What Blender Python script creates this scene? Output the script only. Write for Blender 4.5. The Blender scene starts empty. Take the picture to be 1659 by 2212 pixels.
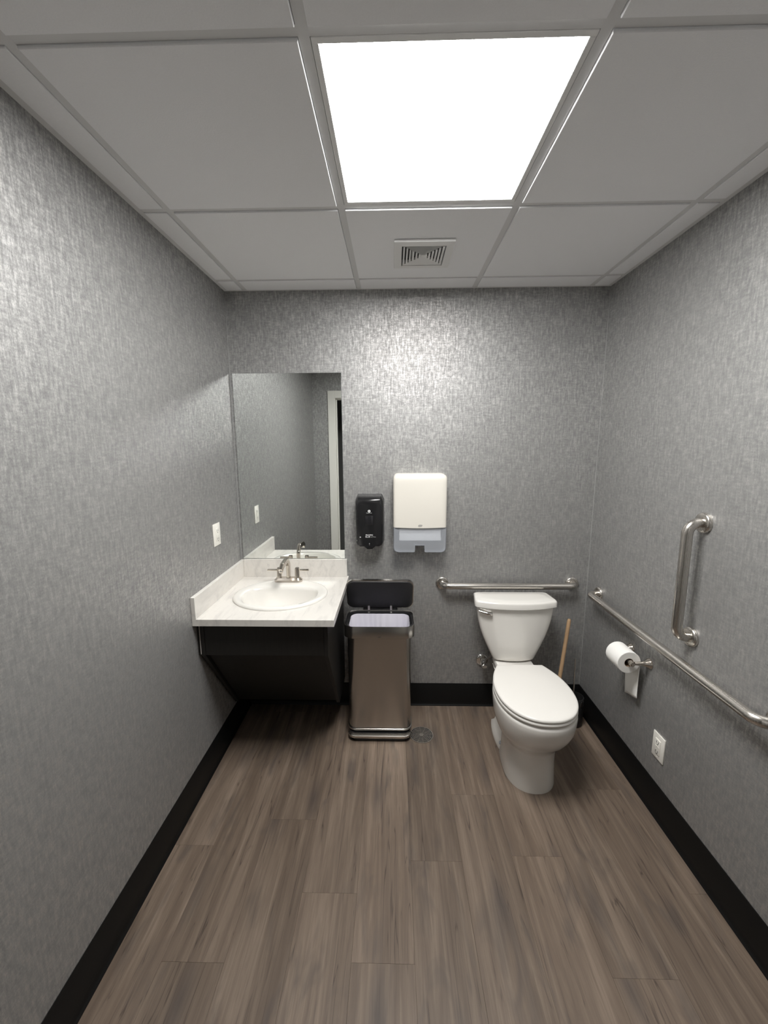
import bpy, bmesh, math, random
from mathutils import Vector, Matrix
random.seed(7)
PI = math.pi
scene = bpy.context.scene
COL = scene.collection

# ------------------------------------------------------------------ camera
CAM_Z, PITCH, YAW, ROLL, FPX = 1.6045, -0.16243, 0.02293, 0.00486, 877.95
cam_data = bpy.data.cameras.new('camera')
cam_data.sensor_fit = 'HORIZONTAL'; cam_data.sensor_width = 36.0
cam_data.lens = FPX / 1659.0 * 36.0
cam_data.clip_start = 0.02
cam = bpy.data.objects.new('camera', cam_data); COL.objects.link(cam)
_R = Matrix.Rotation(YAW, 3, 'Z') @ Matrix.Rotation(PITCH, 3, 'X') @ Matrix.Rotation(ROLL, 3, 'Y')
_r, _f, _u = _R.col[0], _R.col[1], _R.col[2]
cam.matrix_world = Matrix(((_r.x, _u.x, -_f.x, 0), (_r.y, _u.y, -_f.y, 0), (_r.z, _u.z, -_f.z, CAM_Z), (0, 0, 0, 1)))
scene.camera = cam

# ------------------------------------------------------------------ world, exposure
world = bpy.data.worlds.new('world'); scene.world = world; world.use_nodes = True
world.node_tree.nodes['Background'].inputs[0].default_value = (0.5, 0.5, 0.5, 1)
world.node_tree.nodes['Background'].inputs[1].default_value = 0.05
scene.view_settings.view_transform = 'Standard'; scene.view_settings.look = 'None'
scene.view_settings.gamma = 1.0; scene.view_settings.use_curve_mapping = False
scene.view_settings.exposure = 0.0
PANEL_STRENGTH = 44.0
scene.cycles.use_denoising = True
scene.cycles.max_bounces = 10; scene.cycles.diffuse_bounces = 7; scene.cycles.glossy_bounces = 6
scene.cycles.transparent_max_bounces = 12
scene.cycles.blur_glossy = 0.2
scene.cycles.adaptive_threshold = 0.02
scene.cycles.sample_clamp_indirect = 0.0

# ------------------------------------------------------------------ room numbers (metres; camera stands over x=0, y=0)
XL, XR, YB, YF, HC = -0.9038, 1.1443, 2.3244, -0.040, 2.4255
GX = [-0.7903, -0.1807, 0.4289, 1.0385]             # ceiling grid runners
GY = [2.1754, 1.5658, 0.9562, 0.3466]
DOOR_X0, DOOR_X1, DOOR_Z = -0.648, 0.284, 2.125

# ------------------------------------------------------------------ materials
def new_mat(name):
    m = bpy.data.materials.new(name); m.use_nodes = True
    return m, m.node_tree, m.node_tree.nodes['Principled BSDF']
def mat(name, col, rough=0.5, metal=0.0, spec=0.5, coat=0.0, coat_rough=0.05, **kw):
    m, nt, p = new_mat(name)
    p.inputs['Base Color'].default_value = (*col, 1); p.inputs['Roughness'].default_value = rough
    p.inputs['Metallic'].default_value = metal; p.inputs['Specular IOR Level'].default_value = spec
    p.inputs['Coat Weight'].default_value = coat; p.inputs['Coat Roughness'].default_value = coat_rough
    for k, v in kw.items(): p.inputs[k].default_value = v
    return m
def node(nt, t, **kw):
    n = nt.nodes.new(t)
    for k, v in kw.items(): setattr(n, k, v)
    return n
def ramp(nt, src, stops, interp='LINEAR'):
    r = node(nt, 'ShaderNodeValToRGB'); cr = r.color_ramp; cr.interpolation = interp
    while len(cr.elements) < len(stops): cr.elements.new(0.5)
    for e, (p, c) in zip(cr.elements, stops):
        e.position = p; e.color = (c, c, c, 1) if isinstance(c, (int, float)) else (*c, 1)
    nt.links.new(src, r.inputs['Fac']); return r.outputs['Color']
def noise(nt, vec, scale=1.0, detail=3.0, rough=0.5, dist=0.0):
    n = node(nt, 'ShaderNodeTexNoise'); n.inputs['Scale'].default_value = scale
    n.inputs['Detail'].default_value = detail; n.inputs['Roughness'].default_value = rough
    n.inputs['Distortion'].default_value = dist
    nt.links.new(vec, n.inputs['Vector']); return n.outputs['Fac']
def mapping(nt, vec, scale=(1, 1, 1), loc=(0, 0, 0)):
    n = node(nt, 'ShaderNodeMapping'); n.inputs['Scale'].default_value = scale; n.inputs['Location'].default_value = loc
    nt.links.new(vec, n.inputs['Vector']); return n.outputs['Vector']
def math_(nt, op, a, b=None, clamp=False):
    n = node(nt, 'ShaderNodeMath', operation=op, use_clamp=clamp)
    for i, v in enumerate((a, b)):
        if v is None: continue
        if isinstance(v, (int, float)): n.inputs[i].default_value = v
        else: nt.links.new(v, n.inputs[i])
    return n.outputs[0]
def mixc(nt, fac, a, b, blend='MIX'):
    n = node(nt, 'ShaderNodeMix', data_type='RGBA', blend_type=blend)
    for i, v in ((0, fac), (6, a), (7, b)):
        if isinstance(v, (int, float)): n.inputs[i].default_value = v
        elif isinstance(v, tuple): n.inputs[i].default_value = (*v, 1)
        else: nt.links.new(v, n.inputs[i])
    return n.outputs[2]
def objcoord(nt): return node(nt, 'ShaderNodeTexCoord').outputs['Object']
def bump(nt, p, h, strength, dist):
    b = node(nt, 'ShaderNodeBump'); b.inputs['Strength'].default_value = strength; b.inputs['Distance'].default_value = dist
    nt.links.new(h, b.inputs['Height']); nt.links.new(b.outputs[0], p.inputs['Normal'])

def wallpaper(name, along):
    """grey vinyl wallpaper, woven threads with a metallic sheen; along = 'x' or 'y' (direction the wall runs)"""
    m, nt, p = new_mat(name); oc = objcoord(nt)
    sx = lambda a, z: (a, 0.0, z) if along == 'x' else (0.0, a, z)
    warp = noise(nt, mapping(nt, oc, sx(120, 22)), 1.0, 3, 0.6)
    weft = noise(nt, mapping(nt, oc, sx(34, 120), (3, 3, 3)), 1.0, 3, 0.6)
    fine = noise(nt, mapping(nt, oc, sx(330, 210), (7, 7, 7)), 1.0, 2, 0.6)
    blot = noise(nt, mapping(nt, oc, sx(62, 40), (1, 5, 2)), 1.0, 3, 0.6)
    cloud = noise(nt, mapping(nt, oc, sx(14, 9), (4, 5, 8)), 1.0, 2, 0.6)
    t = math_(nt, 'ADD', math_(nt, 'MULTIPLY', warp, 0.32), math_(nt, 'MULTIPLY', weft, 0.22))
    t = math_(nt, 'ADD', t, math_(nt, 'MULTIPLY', fine, 0.22))
    t = math_(nt, 'ADD', t, math_(nt, 'MULTIPLY', blot, 0.16))
    t = math_(nt, 'ADD', t, math_(nt, 'MULTIPLY', cloud, 0.08))
    mask = ramp(nt, t, [(0.41, 0.0), (0.50, 0.36), (0.60, 1.0)])
    col = mixc(nt, mask, (0.25, 0.25, 0.248), (0.60, 0.595, 0.585))
    nt.links.new(col, p.inputs['Base Color'])
    mt = node(nt, 'ShaderNodeMapRange'); mt.inputs['To Min'].default_value = 0.45; mt.inputs['To Max'].default_value = 0.92
    nt.links.new(mask, mt.inputs['Value']); nt.links.new(mt.outputs[0], p.inputs['Metallic'])
    rg = node(nt, 'ShaderNodeMapRange'); rg.inputs['To Min'].default_value = 0.60; rg.inputs['To Max'].default_value = 0.53
    nt.links.new(mask, rg.inputs['Value']); nt.links.new(rg.outputs[0], p.inputs['Roughness'])
    p.inputs['Specular IOR Level'].default_value = 0.35
    bump(nt, p, t, 0.15, 0.003)
    return m

def wood_floor():
    m, nt, p = new_mat('vinyl_plank'); oc = objcoord(nt)
    info = node(nt, 'ShaderNodeObjectInfo')
    off = node(nt, 'ShaderNodeVectorMath', operation='SCALE'); off.inputs[0].default_value = (37.0, 91.0, 0)
    nt.links.new(info.outputs['Random'], off.inputs['Scale'])
    add = node(nt, 'ShaderNodeVectorMath', operation='ADD'); nt.links.new(oc, add.inputs[0]); nt.links.new(off.outputs[0], add.inputs[1])
    v = add.outputs[0]
    broad = noise(nt, mapping(nt, v, (9, 0.9, 1)), 1.0, 4, 0.6, 0.5)
    streak = noise(nt, mapping(nt, v, (34, 1.5, 1)), 1.0, 5, 0.62, 0.5)
    fine = noise(nt, mapping(nt, v, (260, 9, 1)), 1.0, 4, 0.6, 0.3)
    crack = noise(nt, mapping(nt, v, (15, 0.8, 1), (5, 2, 0)), 1.0, 3, 0.55, 0.7)
    smudge = noise(nt, mapping(nt, v, (11, 3.0, 1), (9, 4, 0)), 1.0, 3, 0.55, 0.8)
    vor = node(nt, 'ShaderNodeTexVoronoi', voronoi_dimensions='2D'); vor.inputs['Scale'].default_value = 1.0
    nt.links.new(mapping(nt, v, (4.2, 1.1, 1)), vor.inputs['Vector'])
    knot = ramp(nt, vor.outputs['Distance'], [(0.015, 1.0), (0.06, 0.65), (0.16, 0.0)])
    c = mixc(nt, ramp(nt, broad, [(0.30, 0.0), (0.70, 1.0)]), (0.138, 0.100, 0.073), (0.255, 0.196, 0.150))
    c = mixc(nt, math_(nt, 'MULTIPLY', ramp(nt, streak, [(0.36, 1.0), (0.56, 0.0)]), 0.60), c, (0.105, 0.076, 0.057))
    c = mixc(nt, math_(nt, 'MULTIPLY', ramp(nt, streak, [(0.56, 0.0), (0.72, 1.0)]), 0.50), c, (0.34, 0.27, 0.21))
    c = mixc(nt, math_(nt, 'MULTIPLY', ramp(nt, fine, [(0.36, 1.0), (0.58, 0.0)]), 0.28), c, (0.115, 0.083, 0.062))
    line = ramp(nt, crack, [(0.486, 0.0), (0.496, 1.0), (0.506, 0.0)])
    c = mixc(nt, math_(nt, 'MULTIPLY', line, math_(nt, 'MULTIPLY', ramp(nt, streak, [(0.44, 1.0), (0.56, 0.0)]), 0.75)), c, (0.04, 0.029, 0.023))
    c = mixc(nt, math_(nt, 'MULTIPLY', ramp(nt, smudge, [(0.55, 0.0), (0.72, 1.0)]), 0.6), c, (0.085, 0.070, 0.062))
    c = mixc(nt, math_(nt, 'MULTIPLY', knot, 0.60), c, (0.055, 0.046, 0.044))
    tone = node(nt, 'ShaderNodeMapRange'); tone.inputs['To Min'].default_value = 0.80; tone.inputs['To Max'].default_value = 1.02
    nt.links.new(info.outputs['Random'], tone.inputs['Value'])
    g = node(nt, 'ShaderNodeVectorMath', operation='SCALE'); nt.links.new(c, g.inputs[0]); nt.links.new(tone.outputs[0], g.inputs['Scale'])
    nt.links.new(g.outputs[0], p.inputs['Base Color'])
    p.inputs['Roughness'].default_value = 0.46; p.inputs['Specular IOR Level'].default_value = 0.4
    bump(nt, p, fine, 0.25, 0.0008)
    return m

def laminate():
    m, nt, p = new_mat('marble_laminate'); oc = objcoord(nt)
    rot = node(nt, 'ShaderNodeMapping'); rot.inputs['Rotation'].default_value = (0.5, 0.5, 0.75); rot.inputs['Scale'].default_value = (30, 7, 14)
    nt.links.new(oc, rot.inputs['Vector'])
    a = noise(nt, rot.outputs[0], 1.0, 5, 0.6, 0.8); b = noise(nt, oc, 60.0, 4, 0.6)
    c = mixc(nt, ramp(nt, a, [(0.48, 0.0), (0.72, 1.0)]), (0.70, 0.675, 0.635), (0.57, 0.55, 0.52))
    c = mixc(nt, math_(nt, 'MULTIPLY', ramp(nt, b, [(0.5, 0.0), (0.75, 1.0)]), 0.3), c, (0.64, 0.61, 0.57))
    nt.links.new(c, p.inputs['Base Color']); p.inputs['Roughness'].default_value = 0.32
    return m
def tile_mat():
    m, nt, p = new_mat('ceiling_tile'); oc = objcoord(nt)
    f = noise(nt, oc, 260.0, 3, 0.6)
    nt.links.new(mixc(nt, f, (0.86, 0.865, 0.88), (0.92, 0.925, 0.94)), p.inputs['Base Color'])
    p.inputs['Roughness'].default_value = 0.9; p.inputs['Specular IOR Level'].default_value = 0.1
    bump(nt, p, f, 0.4, 0.001)
    return m
def brushed(name, col, rough, axis):
    m, nt, p = new_mat(name); oc = objcoord(nt)
    s = {'x': (3, 400, 400), 'y': (400, 3, 400), 'z': (400, 400, 3)}[axis]
    f = noise(nt, mapping(nt, oc, s), 1.0, 3, 0.6)
    p.inputs['Base Color'].default_value = (*col, 1); p.inputs['Metallic'].default_value = 1.0
    r = node(nt, 'ShaderNodeMapRange'); r.inputs['To Min'].default_value = rough * 0.95; r.inputs['To Max'].default_value = rough * 1.06
    nt.links.new(f, r.inputs['Value']); nt.links.new(r.outputs[0], p.inputs['Roughness'])
    return m
def cabinet_mat():
    m, nt, p = new_mat('espresso_laminate'); oc = objcoord(nt)
    f = noise(nt, mapping(nt, oc, (120, 120, 8)), 1.0, 4, 0.6)
    nt.links.new(mixc(nt, f, (0.010, 0.009, 0.008), (0.022, 0.020, 0.018)), p.inputs['Base Color'])
    p.inputs['Roughness'].default_value = 0.5; p.inputs['Specular IOR Level'].default_value = 0.35
    return m
def handle_wood():
    m, nt, p = new_mat('raw_wood'); oc = objcoord(nt)
    f = noise(nt, mapping(nt, oc, (90, 90, 9)), 1.0, 4, 0.6)
    nt.links.new(mixc(nt, f, (0.36, 0.22, 0.12), (0.56, 0.38, 0.22)), p.inputs['Base Color']); p.inputs['Roughness'].default_value = 0.6
    return m
def bag_mat():
    m, nt, p = new_mat('bag_plastic'); oc = objcoord(nt)
    f = noise(nt, mapping(nt, oc, (10, 10, 3)), 1.0, 2, 0.5)
    nt.links.new(mixc(nt, f, (0.70, 0.68, 0.77), (0.82, 0.81, 0.83)), p.inputs['Base Color'])
    p.inputs['Roughness'].default_value = 0.35; p.inputs['Transmission Weight'].default_value = 0.0
    return m
def frosted():
    m, nt, p = new_mat('frosted_plastic')
    p.inputs['Base Color'].default_value = (0.60, 0.63, 0.68, 1); p.inputs['Roughness'].default_value = 0.3
    tr = node(nt, 'ShaderNodeBsdfTransparent'); tr.inputs[0].default_value = (0.86, 0.88, 0.92, 1)
    mx = node(nt, 'ShaderNodeMixShader'); mx.inputs[0].default_value = 0.42
    nt.links.new(tr.outputs[0], mx.inputs[1]); nt.links.new(p.outputs[0], mx.inputs[2])
    nt.links.new(mx.outputs[0], nt.nodes['Material Output'].inputs['Surface'])
    return m
def emit(name, col, s):
    m, nt, p = new_mat(name); nt.nodes.remove(p)
    e = node(nt, 'ShaderNodeEmission'); e.inputs[0].default_value = (*col, 1); e.inputs[1].default_value = s
    nt.links.new(e.outputs[0], nt.nodes['Material Output'].inputs['Surface']); return m

M = dict(
    wall_x=wallpaper('wallpaper_crosswise', 'x'), wall_y=wallpaper('wallpaper_lengthwise', 'y'), plank=wood_floor(), laminate=laminate(), tile=tile_mat(),
    subfloor=mat('subfloor', (0.03, 0.025, 0.02), 0.8), vinyl=mat('black_vinyl', (0.006, 0.006, 0.006), 0.42, spec=0.25),
    tee=mat('grid_enamel', (0.70, 0.70, 0.70), 0.5), white_metal=mat('white_enamel', (0.82, 0.82, 0.81), 0.45), seam=mat('caulk', (0.28, 0.28, 0.275), 0.5),
    paint=mat('white_trim_paint', (0.80, 0.79, 0.74), 0.4), hall=mat('hall_paint', (0.16, 0.16, 0.155), 0.8), deck=mat('plenum', (0.1, 0.1, 0.1), 0.9),
    lens=emit('lit_diffuser', (1.0, 0.99, 0.968), PANEL_STRENGTH),
    steel_x=brushed('brushed_steel_crosswise', (0.60, 0.57, 0.53), 0.27, 'x'), steel_y=brushed('brushed_steel_lengthwise', (0.60, 0.57, 0.53), 0.27, 'y'),
    steel_z=brushed('brushed_steel_upright', (0.60, 0.57, 0.53), 0.27, 'z'), can=brushed('can_steel', (0.52, 0.50, 0.475), 0.24, 'x'),
    nickel=mat('brushed_nickel', (0.60, 0.55, 0.49), 0.2, 1.0), chrome=mat('chrome', (0.80, 0.79, 0.77), 0.06, 1.0),
    ceramic=mat('ceramic', (0.77, 0.75, 0.71), 0.22, coat=0.6), seat=mat('seat_plastic', (0.79, 0.77, 0.73), 0.28),
    black_plastic=mat('black_plastic', (0.012, 0.012, 0.013), 0.22), dark_plastic=mat('charcoal_plastic', (0.022, 0.022, 0.023), 0.5),
    smoke=mat('smoked_window', (0.018, 0.018, 0.02), 0.06), print=mat('white_print', (0.8, 0.8, 0.8), 0.6), grey_print=mat('grey_print', (0.28, 0.28, 0.28), 0.6),
    cream=mat('cream_plastic', (0.74, 0.71, 0.645), 0.3), frosted=frosted(), grey_plastic=mat('grey_plastic', (0.42, 0.44, 0.47), 0.5),
    paper=mat('paper', (0.88, 0.87, 0.84), 0.9, spec=0.1), card=mat('cardboard', (0.30, 0.21, 0.14), 0.9),
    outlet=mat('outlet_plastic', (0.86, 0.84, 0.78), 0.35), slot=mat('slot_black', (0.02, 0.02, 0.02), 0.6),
    mirror=mat('mirror_silver', (0.86, 0.885, 0.87), 0.0, 1.0), mirror_edge=mat('mirror_edge', (0.10, 0.12, 0.12), 0.2),
    cabinet=cabinet_mat(), lit_edge=mat('lit_edge_paint', (0.62, 0.58, 0.54), 0.5), wood=handle_wood(), rubber=mat('black_rubber', (0.012, 0.012, 0.012), 0.6), bag=bag_mat(),
    drain=mat('drain_metal', (0.42, 0.38, 0.34), 0.35, 1.0), vent=mat('vent_plastic', (0.80, 0.80, 0.79), 0.5), vent_dark=mat('vent_dark_grey', (0.12, 0.12, 0.12), 0.8),
    hose=mat('braided_hose', (0.35, 0.34, 0.33), 0.3, 1.0),
)

# ------------------------------------------------------------------ mesh helpers (all in world coordinates)
def origin_of(p):
    o = Vector()
    while p is not None: o += p.location; p = p.parent
    return o
def obj(name, bm, material, parent=None, smooth=None, loc=None, bev=None):
    """link a bmesh (world coordinates) as one object; with a parent it becomes that thing's part"""
    bmesh.ops.recalc_face_normals(bm, faces=bm.faces[:])
    if parent is not None and loc is None: loc = origin_of(parent)
    if loc is not None: bmesh.ops.translate(bm, verts=bm.verts[:], vec=-Vector(loc))
    me = bpy.data.meshes.new(name); bm.to_mesh(me); bm.free()
    me.materials.append(M[material] if isinstance(material, str) else material)
    o = bpy.data.objects.new(name, me); COL.objects.link(o)
    if loc is not None: o.location = Vector(loc) - (origin_of(parent) if parent is not None else Vector())
    if parent is not None: o.parent = parent
    if bev:
        b = o.modifiers.new('bevel', 'BEVEL'); b.width = bev; b.segments = 3; b.limit_method = 'ANGLE'; b.angle_limit = math.radians(40)
        b.harden_normals = False
    if smooth is not None:
        for f in me.polygons: f.use_smooth = True
        try: me.set_sharp_from_angle(angle=math.radians(smooth))
        except Exception: pass
    return o
def thing(name, label, cat, loc, group=None):
    o = bpy.data.objects.new(name, None); COL.objects.link(o); o.location = loc; o.empty_display_size = 0.05
    o['label'] = label; o['category'] = cat
    if group: o['group'] = group
    return o
def tag(o, label, cat, group=None):
    o['label'] = label; o['category'] = cat
    if group: o['group'] = group
    return o
def structure(o, label=None):
    o['kind'] = 'structure'
    if label: o['label'] = label
    return o
def add_box(bm, x0, x1, y0, y1, z0, z1):
    v = [bm.verts.new((x, y, z)) for x in (x0, x1) for y in (y0, y1) for z in (z0, z1)]
    for f in ((0, 1, 3, 2), (4, 6, 7, 5), (0, 4, 5, 1), (2, 3, 7, 6), (0, 2, 6, 4), (1, 5, 7, 3)):
        bm.faces.new([v[i] for i in f])
    return v
def box(*a):
    bm = bmesh.new(); add_box(bm, *a); return bm
def rbox(x0, x1, y0, y1, z0, z1, r, seg=3):
    bm = box(x0, x1, y0, y1, z0, z1)
    bmesh.ops.bevel(bm, geom=bm.edges[:], offset=r, segments=seg, profile=0.5, affect='EDGES'); return bm
def add_loft(bm, rings, cap0=True, cap1=True, closed=True):
    vs = [[bm.verts.new(p) for p in ring] for ring in rings]
    n = len(rings[0])
    for a, b in zip(vs, vs[1:]):
        for i in range(n if closed else n - 1):
            j = (i + 1) % n
            bm.faces.new((a[i], a[j], b[j], b[i]))
    if cap0: bm.faces.new(list(reversed(vs[0])))
    if cap1: bm.faces.new(vs[-1])
    return vs
def loft(rings, **k):
    bm = bmesh.new(); add_loft(bm, rings, **k); return bm
def prism(poly, axis, a, b, bevel_front=0.0, seg=3):
    """extrude a 2-D outline: axis 'y' takes (x,z), 'x' takes (y,z), 'z' takes (x,y)"""
    f = {'y': lambda p, t: (p[0], t, p[1]), 'x': lambda p, t: (t, p[0], p[1]), 'z': lambda p, t: (p[0], p[1], t)}[axis]
    bm = bmesh.new(); vs = add_loft(bm, [[f(p, a) for p in poly], [f(p, b) for p in poly]])
    if bevel_front:
        s = set(vs[0]); e = [e for e in bm.edges if e.verts[0] in s and e.verts[1] in s]
        bmesh.ops.bevel(bm, geom=e, offset=bevel_front, segments=seg, profile=0.5, affect='EDGES')
    return bm
def rrect(x0, x1, y0, y1, r, seg=5):
    if isinstance(r, (int, float)): r = (r,) * 4           # corners: x1y1, x0y1, x0y0, x1y0
    pts = []
    for (cx, cy, a0), rr in zip(((x1, y1, 0), (x0, y1, 90), (x0, y0, 180), (x1, y0, 270)), r):
        sx = -1 if cx == x1 else 1; sy = -1 if cy == y1 else 1
        for k in range(seg + 1):
            a = math.radians(a0 + 90 * k / seg)
            pts.append((cx + sx * rr + rr * math.cos(a), cy + sy * rr + rr * math.sin(a)))
    return pts
def frame_at(t):
    t = Vector(t).normalized(); u = Vector((0, 0, 1)) if abs(t.z) < 0.9 else Vector((1, 0, 0))
    a = t.cross(u).normalized(); return a, a.cross(t).normalized()
def add_tube(bm, pts, r, n=16, cap=True, section=None):
    pts = [Vector(p) for p in pts]; rings = []
    a, b = frame_at(pts[1] - pts[0])
    for i, p in enumerate(pts):
        t = (pts[min(i + 1, len(pts) - 1)] - pts[max(i - 1, 0)]).normalized()
        a = (a - t * a.dot(t)).normalized(); b = a.cross(t).normalized()
        rr = r[i] if isinstance(r, (list, tuple)) else r
        sec = section or [(math.cos(2 * PI * k / n), math.sin(2 * PI * k / n)) for k in range(n)]
        rings.append([p + a * (s[0] * rr) + b * (s[1] * rr) for s in sec])
    return add_loft(bm, rings, cap, cap)
def tube(*a, **k):
    bm = bmesh.new(); add_tube(bm, *a, **k); return bm
def arc_path(points, radius, seg=8):
    """polyline with rounded corners"""
    P = [Vector(p) for p in points]; out = [P[0]]
    for i in range(1, len(P) - 1):
        d0 = (P[i - 1] - P[i]).normalized(); d1 = (P[i + 1] - P[i]).normalized()
        ang = d0.angle(d1); t = radius / math.tan(ang / 2)
        c = P[i] + (d0 + d1).normalized() * (radius / math.sin(ang / 2))
        s, e = P[i] + d0 * t - c, P[i] + d1 * t - c
        tot = s.angle(e); ax = s.cross(e).normalized()
        for k in range(seg + 1): out.append(c + Matrix.Rotation(tot * k / seg, 3, ax) @ s)
    out.append(P[-1]); return out
def add_lathe(bm, base, axis, prof, n=28, cap=True):
    """prof: list of (radius, distance along axis)"""
    base = Vector(base); axis = Vector(axis).normalized(); a, b = frame_at(axis)
    rings = [[base + axis * h + (a * math.cos(2 * PI * k / n) + b * math.sin(2 * PI * k / n)) * max(r, 1e-5) for k in range(n)] for r, h in prof]
    return add_loft(bm, rings, cap, cap)
def lathe(*a, **k):
    bm = bmesh.new(); add_lathe(bm, *a, **k); return bm
def text_bm(s, size, x, y, z, depth=0.0006, align='CENTER', rot=(PI / 2, 0, 0)):
    cu = bpy.data.curves.new('text', 'FONT'); cu.body = s; cu.size = size; cu.align_x = align; cu.extrude = depth; cu.resolution_u = 3
    o = bpy.data.objects.new('text', cu); COL.objects.link(o)
    bpy.context.view_layer.update()
    me = bpy.data.meshes.new_from_object(o.evaluated_get(bpy.context.evaluated_depsgraph_get()))
    bm = bmesh.new(); bm.from_mesh(me)
    bmesh.ops.transform(bm, matrix=Matrix.Translation((x, y, z)) @ Matrix.Rotation(rot[2], 4, 'Z') @ Matrix.Rotation(rot[0], 4, 'X'), verts=bm.verts[:])
    bpy.data.objects.remove(o); bpy.data.curves.remove(cu); bpy.data.meshes.remove(me)
    return bm

# ------------------------------------------------------------------ floor and planks
HALL_Y = -1.5
floor = structure(obj('floor', box(-1.7, 1.9, HALL_Y - 0.05, YB + 0.05, -0.06, -0.006), 'subfloor'), 'brown wood-look vinyl plank floor')
W, G = 0.2, 0.00015
joints = {-5: 1.398, -4: 1.021, -3: 1.52, -2: 1.229, -1: 1.029, 0: 1.351, 1: 1.660, 2: 1.377, 3: 1.007, 4: 1.701, 5: 1.25}
for c in range(-5, 6):
    x0 = 0.0665 + c * W; x1 = x0 + W
    x0, x1 = max(x0, XL - 0.01), min(x1, XR + 0.01)
    y = joints[c] - 1.22 * 3
    while y < YB:
        a, b = max(y, HALL_Y), min(y + 1.22, YB + 0.005)
        if b - a > 0.02:
            bm = box(x0 + G, x1 - G, a + G, b - G, -0.006, 0.0)
            top = [e for e in bm.edges if all(v.co.z > -0.001 for v in e.verts)]
            bmesh.ops.bevel(bm, geom=top, offset=0.0003, segments=1, affect='EDGES')
            obj('plank', bm, 'plank', floor, loc=((x0 + x1) / 2, (a + b) / 2, 0))
        y += 1.22

# ------------------------------------------------------------------ walls
ZT = HC + 0.12
structure(obj('wall_back', box(XL - 0.1, XR + 0.1, YB, YB + 0.1, -0.05, ZT), 'wall_x'), 'grey woven-look wallpapered back wall')
structure(obj('wall_left', box(XL - 0.1, XL, YF - 0.12, YB, -0.05, ZT), 'wall_y'), 'grey woven-look wallpapered left wall')
structure(obj('wall_right', box(XR, XR + 0.1, YF - 0.12, YB, -0.05, ZT), 'wall_y'), 'grey woven-look wallpapered right wall')
bm = bmesh.new()
add_box(bm, XL, DOOR_X0 - 0.02, YF - 0.12, YF, -0.05, ZT); add_box(bm, DOOR_X1 + 0.02, XR, YF - 0.12, YF, -0.05, ZT)
add_box(bm, DOOR_X0 - 0.02, DOOR_X1 + 0.02, YF - 0.12, YF, DOOR_Z + 0.02, ZT)
structure(obj('wall_front', bm, 'wall_x'), 'grey wallpapered wall with the doorway, seen in the mirror')
# door lining and casing
lining = structure(bpy.data.objects.new('trim_1', None), 'white door lining and casing reflected in the mirror'); COL.objects.link(lining)
for n, b in (('jamb', (DOOR_X0 - 0.02, DOOR_X0, YF - 0.125, YF + 0.004, 0, DOOR_Z)), ('jamb', (DOOR_X1, DOOR_X1 + 0.02, YF - 0.125, YF + 0.004, 0, DOOR_Z)),
             ('head_jamb', (DOOR_X0 - 0.02, DOOR_X1 + 0.02, YF - 0.125, YF + 0.004, DOOR_Z, DOOR_Z + 0.02)),
             ('casing', (DOOR_X0 - 0.082, DOOR_X0 - 0.005, YF + 0.0005, YF + 0.016, 0, DOOR_Z + 0.082)), ('casing', (DOOR_X1 + 0.005, DOOR_X1 + 0.082, YF + 0.0005, YF + 0.016, 0, DOOR_Z + 0.082)),
             ('head_casing', (DOOR_X0 - 0.005, DOOR_X1 + 0.005, YF + 0.0005, YF + 0.016, DOOR_Z + 0.005, DOOR_Z + 0.082)),
             ('door_stop', (DOOR_X0, DOOR_X0 + 0.012, YF - 0.085, YF - 0.045, 0, DOOR_Z)), ('door_stop', (DOOR_X0 + 0.012, DOOR_X1, YF - 0.085, YF - 0.045, DOOR_Z - 0.012, DOOR_Z))):
    obj(n, box(*b), 'paint', lining, bev=0.002)
# dark hall behind the camera
structure(obj('wall_hall', box(-1.7, 1.9, HALL_Y - 0.08, HALL_Y, -0.05, ZT), 'hall'), 'dark hallway wall beyond the doorway')
structure(obj('wall_hall_left', box(-1.78, -1.7, HALL_Y - 0.08, YF - 0.12, -0.05, ZT), 'hall'), 'dark hallway end wall')
structure(obj('wall_hall_right', box(1.9, 1.98, HALL_Y - 0.08, YF - 0.12, -0.05, ZT), 'hall'), 'dark hallway end wall')
bm = bmesh.new(); add_box(bm, -1.7, XL - 0.1, YF - 0.12, YF - 0.04, -0.05, ZT); add_box(bm, XR + 0.1, 1.9, YF - 0.12, YF - 0.04, -0.05, ZT)
structure(obj('wall_hall_front', bm, 'hall'), 'hallway side wall beside the doorway')
structure(obj('ceiling_hall', box(-1.78, 1.98, HALL_Y - 0.08, YF - 0.12, ZT - 0.1, ZT), 'white_metal'), 'hallway ceiling')
# papered corners: thin caulk beads
for i, (x, s) in enumerate(((XL, 1), (XR, -1))):
    structure(obj('trim_%d' % (i + 2), prism([(x, YB), (x + s * 0.0025, YB), (x, YB - 0.0025)], 'z', 0.15, HC - 0.008), 'seam'), 'thin caulk bead in the papered corner')

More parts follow.
